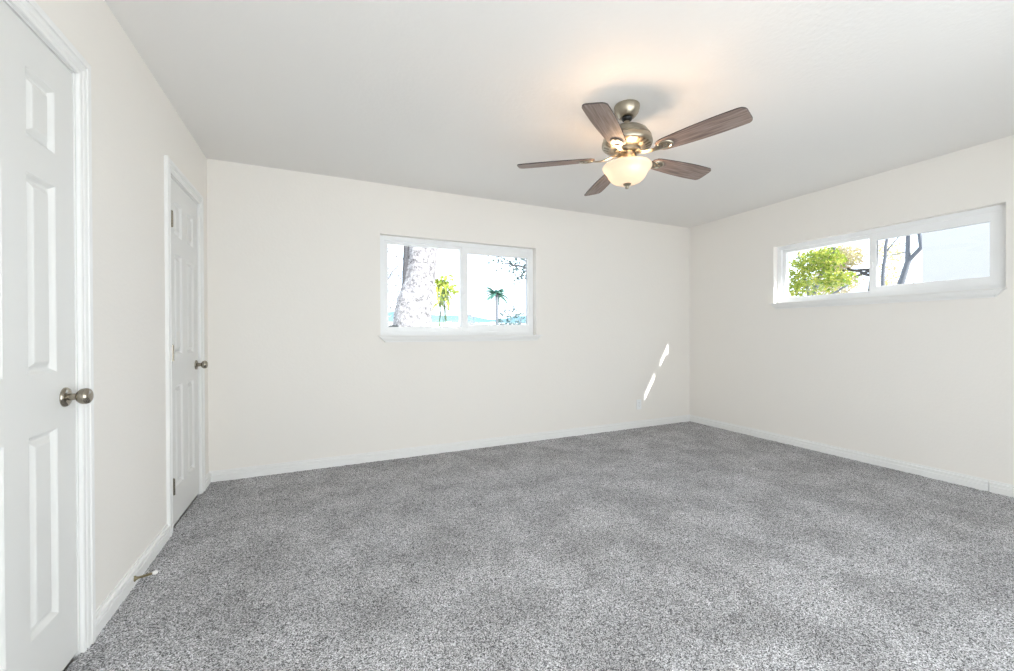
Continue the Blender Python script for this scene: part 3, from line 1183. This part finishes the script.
tag(b.build('hillside', M['hill']), 'low hazy blue-green rise on the horizon', 'hill', kind='structure')

# overhanging leafy branches at the upper right of the back window
over = empty('overhanging_tree', (6.6, 7.2, GZ))
tag(over, 'small-leaved dark branches hanging across the back window right pane', 'tree')
b = MB()
branchy(b, (0, 0, 0), (0.1, 0, 3.6), 0.13, 0.08, rnd, 0.03)
leafpts = []
for (s, e, r0, r1) in (((0.1, 0, 2.2), (-2.0, 0.1, 2.68), 0.028, 0.014), ((-2.0, 0.1, 2.68), (-2.55, 0.1, 2.74), 0.014, 0.005), ((-2.0, 0.1, 2.68), (-2.3, 0.0, 2.45), 0.011, 0.004),
                       ((-1.75, 0.1, 2.62), (-1.95, 0.0, 2.25), 0.011, 0.004), ((-1.9, 0.1, 2.66), (-2.15, 0.2, 2.95), 0.011, 0.004), ((0.1, 0, 2.8), (-2.2, 0.1, 3.1), 0.03, 0.012),
                       ((-2.2, 0.1, 3.1), (-2.75, 0.1, 2.82), 0.010, 0.004), ((-1.7, 0.1, 2.6), (-1.72, 0.0, 2.15), 0.008, 0.003)):
    leafpts += branchy(b, s, e, r0 * 1.7, r1 * 2.2, rnd, 0.10, 8, 6)[3:]
b.build('branches', M['bark_dark'], over, smooth=60)
b = MB()
for p in leafpts:
    for q in range(7):
        one_leaf(b, p + Vector((rnd.uniform(-1, 1), rnd.uniform(-1, 1), rnd.uniform(-1, 1))) * 0.13, rnd.uniform(0.05, 0.09), rnd, 0.7)
b.build('foliage', M['leaf_dark'], over, fix=False)

# --- east side, seen through the right window
b = MB()
b.box((8.2, -6.0, GZ), (11.0, 2.70, 3.6))
b.box((8.05, -6.2, 3.6), (11.2, 2.9, 3.75))
tag(b.build('white_house', M['stucco']), 'plain white house wall filling the right part of the right window', 'house')


def spread_tree(name, loc, label, clusters, leaf, mt, bark, trunk_r, limbs):
    root = empty(name, loc)
    tag(root, label, 'tree')
    b = MB()
    for (s, e, r0, r1) in limbs:
        branchy(b, s, e, r0, r1, rnd, 0.07, 8, 8)
    b.build('trunk', bark, root, smooth=60)
    b = MB()
    for (c, n, sp) in clusters:
        leaf_quads(b, c, n, leaf, sp, rnd)
    b.build('foliage', mt, root, fix=False)
    return root


spread_tree('leafy_tree', (13.4, 7.0, GZ), 'bright yellow-green tree at the left of the right window',
            [((-0.4, -0.5, 3.3), 1000, (0.4, 0.6, 0.32)), ((-0.2, 0.25, 2.9), 800, (0.4, 0.42, 0.6)), ((-0.4, -0.9, 2.75), 380, (0.3, 0.4, 0.25)), ((-0.3, -0.3, 2.7), 420, (0.5, 0.6, 0.4)), ((0, 0, 4.2), 600, (1.1, 1.1, 0.6))],
            0.10, M['leaf_yellow'], M['bark_grey'], 0.1,
            [((0, 0, 0), (0.05, 0, 2.2), 0.14, 0.10), ((0.05, 0, 2.2), (-0.3, -0.8, 3.6), 0.05, 0.03), ((0.05, 0, 2.2), (0.2, 0.5, 4.4), 0.05, 0.03), ((0.05, 0, 2.1), (-0.5, -1.2, 2.55), 0.04, 0.018), ((0.0, 0, 2.2), (-0.2, 0.5, 2.9), 0.03, 0.014)])
spread_tree('pale_flowering_tree', (16.2, 6.75, GZ), 'pale yellow-leaved tree with dark branches behind the right window mullion',
            [((-0.3, 0.8, 3.75), 2200, (0.5, 0.75, 0.4)), ((-0.2, 1.0, 3.0), 2000, (0.5, 0.8, 0.45)), ((0.2, -0.35, 3.7), 500, (0.5, 0.5, 0.5)), ((0.2, -0.35, 2.8), 500, (0.4, 0.5, 0.5)), ((0, 0.2, 4.9), 500, (1.1, 1.2, 0.6))],
            0.09, M['leaf_pale'], M['bark_dark'], 0.1,
            [((0, 0, 0), (0, 0.0, 3.0), 0.08, 0.07), ((0, 0, 3.1), (-0.3, 1.2, 3.75), 0.045, 0.025), ((0, 0, 3.3), (-0.3, 0.9, 3.35), 0.04, 0.022), ((0, 0, 3.3), (-0.2, 0.9, 2.85), 0.04, 0.02), ((0, 0.0, 3.0), (0.1, 0.05, 5.0), 0.06, 0.03), ((-0.3, 1.2, 3.75), (-0.25, 1.15, 4.4), 0.025, 0.015), ((0, 0, 2.4), (-0.2, 1.5, 2.45), 0.03, 0.015)])

thin = empty('thin_tree', (10.9, 4.18, GZ))
tag(thin, 'thin bare trunk nearer the mullion in the right window', 'tree')
b = MB()
branchy(b, (0.0, 0.12, 0), (0.0, 0.08, 2.3), 0.05, 0.035, rnd, 0.01)
branchy(b, (0.0, 0.08, 2.3), (0, 0.0, 3.6), 0.032, 0.022, rnd, 0.03)
branchy(b, (0.0, 0.02, 2.95), (0.1, -0.25, 3.4), 0.014, 0.006, rnd, 0.05)
branchy(b, (0.0, 0.03, 3.2), (0.1, 0.2, 3.6), 0.014, 0.006, rnd, 0.05)
b.build('trunk', M['bark_grey'], thin, smooth=60)
fork = empty('forked_tree', (12.0, 4.3, GZ))
tag(fork, 'forked grey trunk beside the white house in the right window', 'tree')
b = MB()
branchy(b, (0.0, 0.22, 0), (0.0, 0.14, 2.3), 0.085, 0.065, rnd, 0.01)
branchy(b, (0.0, 0.14, 2.3), (0.0, 0.0, 2.85), 0.062, 0.052, rnd, 0.01)
branchy(b, (0.0, 0.0, 2.82), (0.0, 0.0, 3.8), 0.05, 0.03, rnd, 0.02)
branchy(b, (0.0, 0.0, 2.85), (0.0, -0.22, 3.12), 0.042, 0.04, rnd, 0.01)
branchy(b, (0.0, -0.21, 3.10), (0.0, -0.15, 3.6), 0.04, 0.03, rnd, 0.03)
branchy(b, (0.0, 0.0, 3.05), (0.0, 0.42, 3.02), 0.012, 0.007, rnd, 0.03)
b.build('trunk', M['bark_grey'], fork, smooth=60)
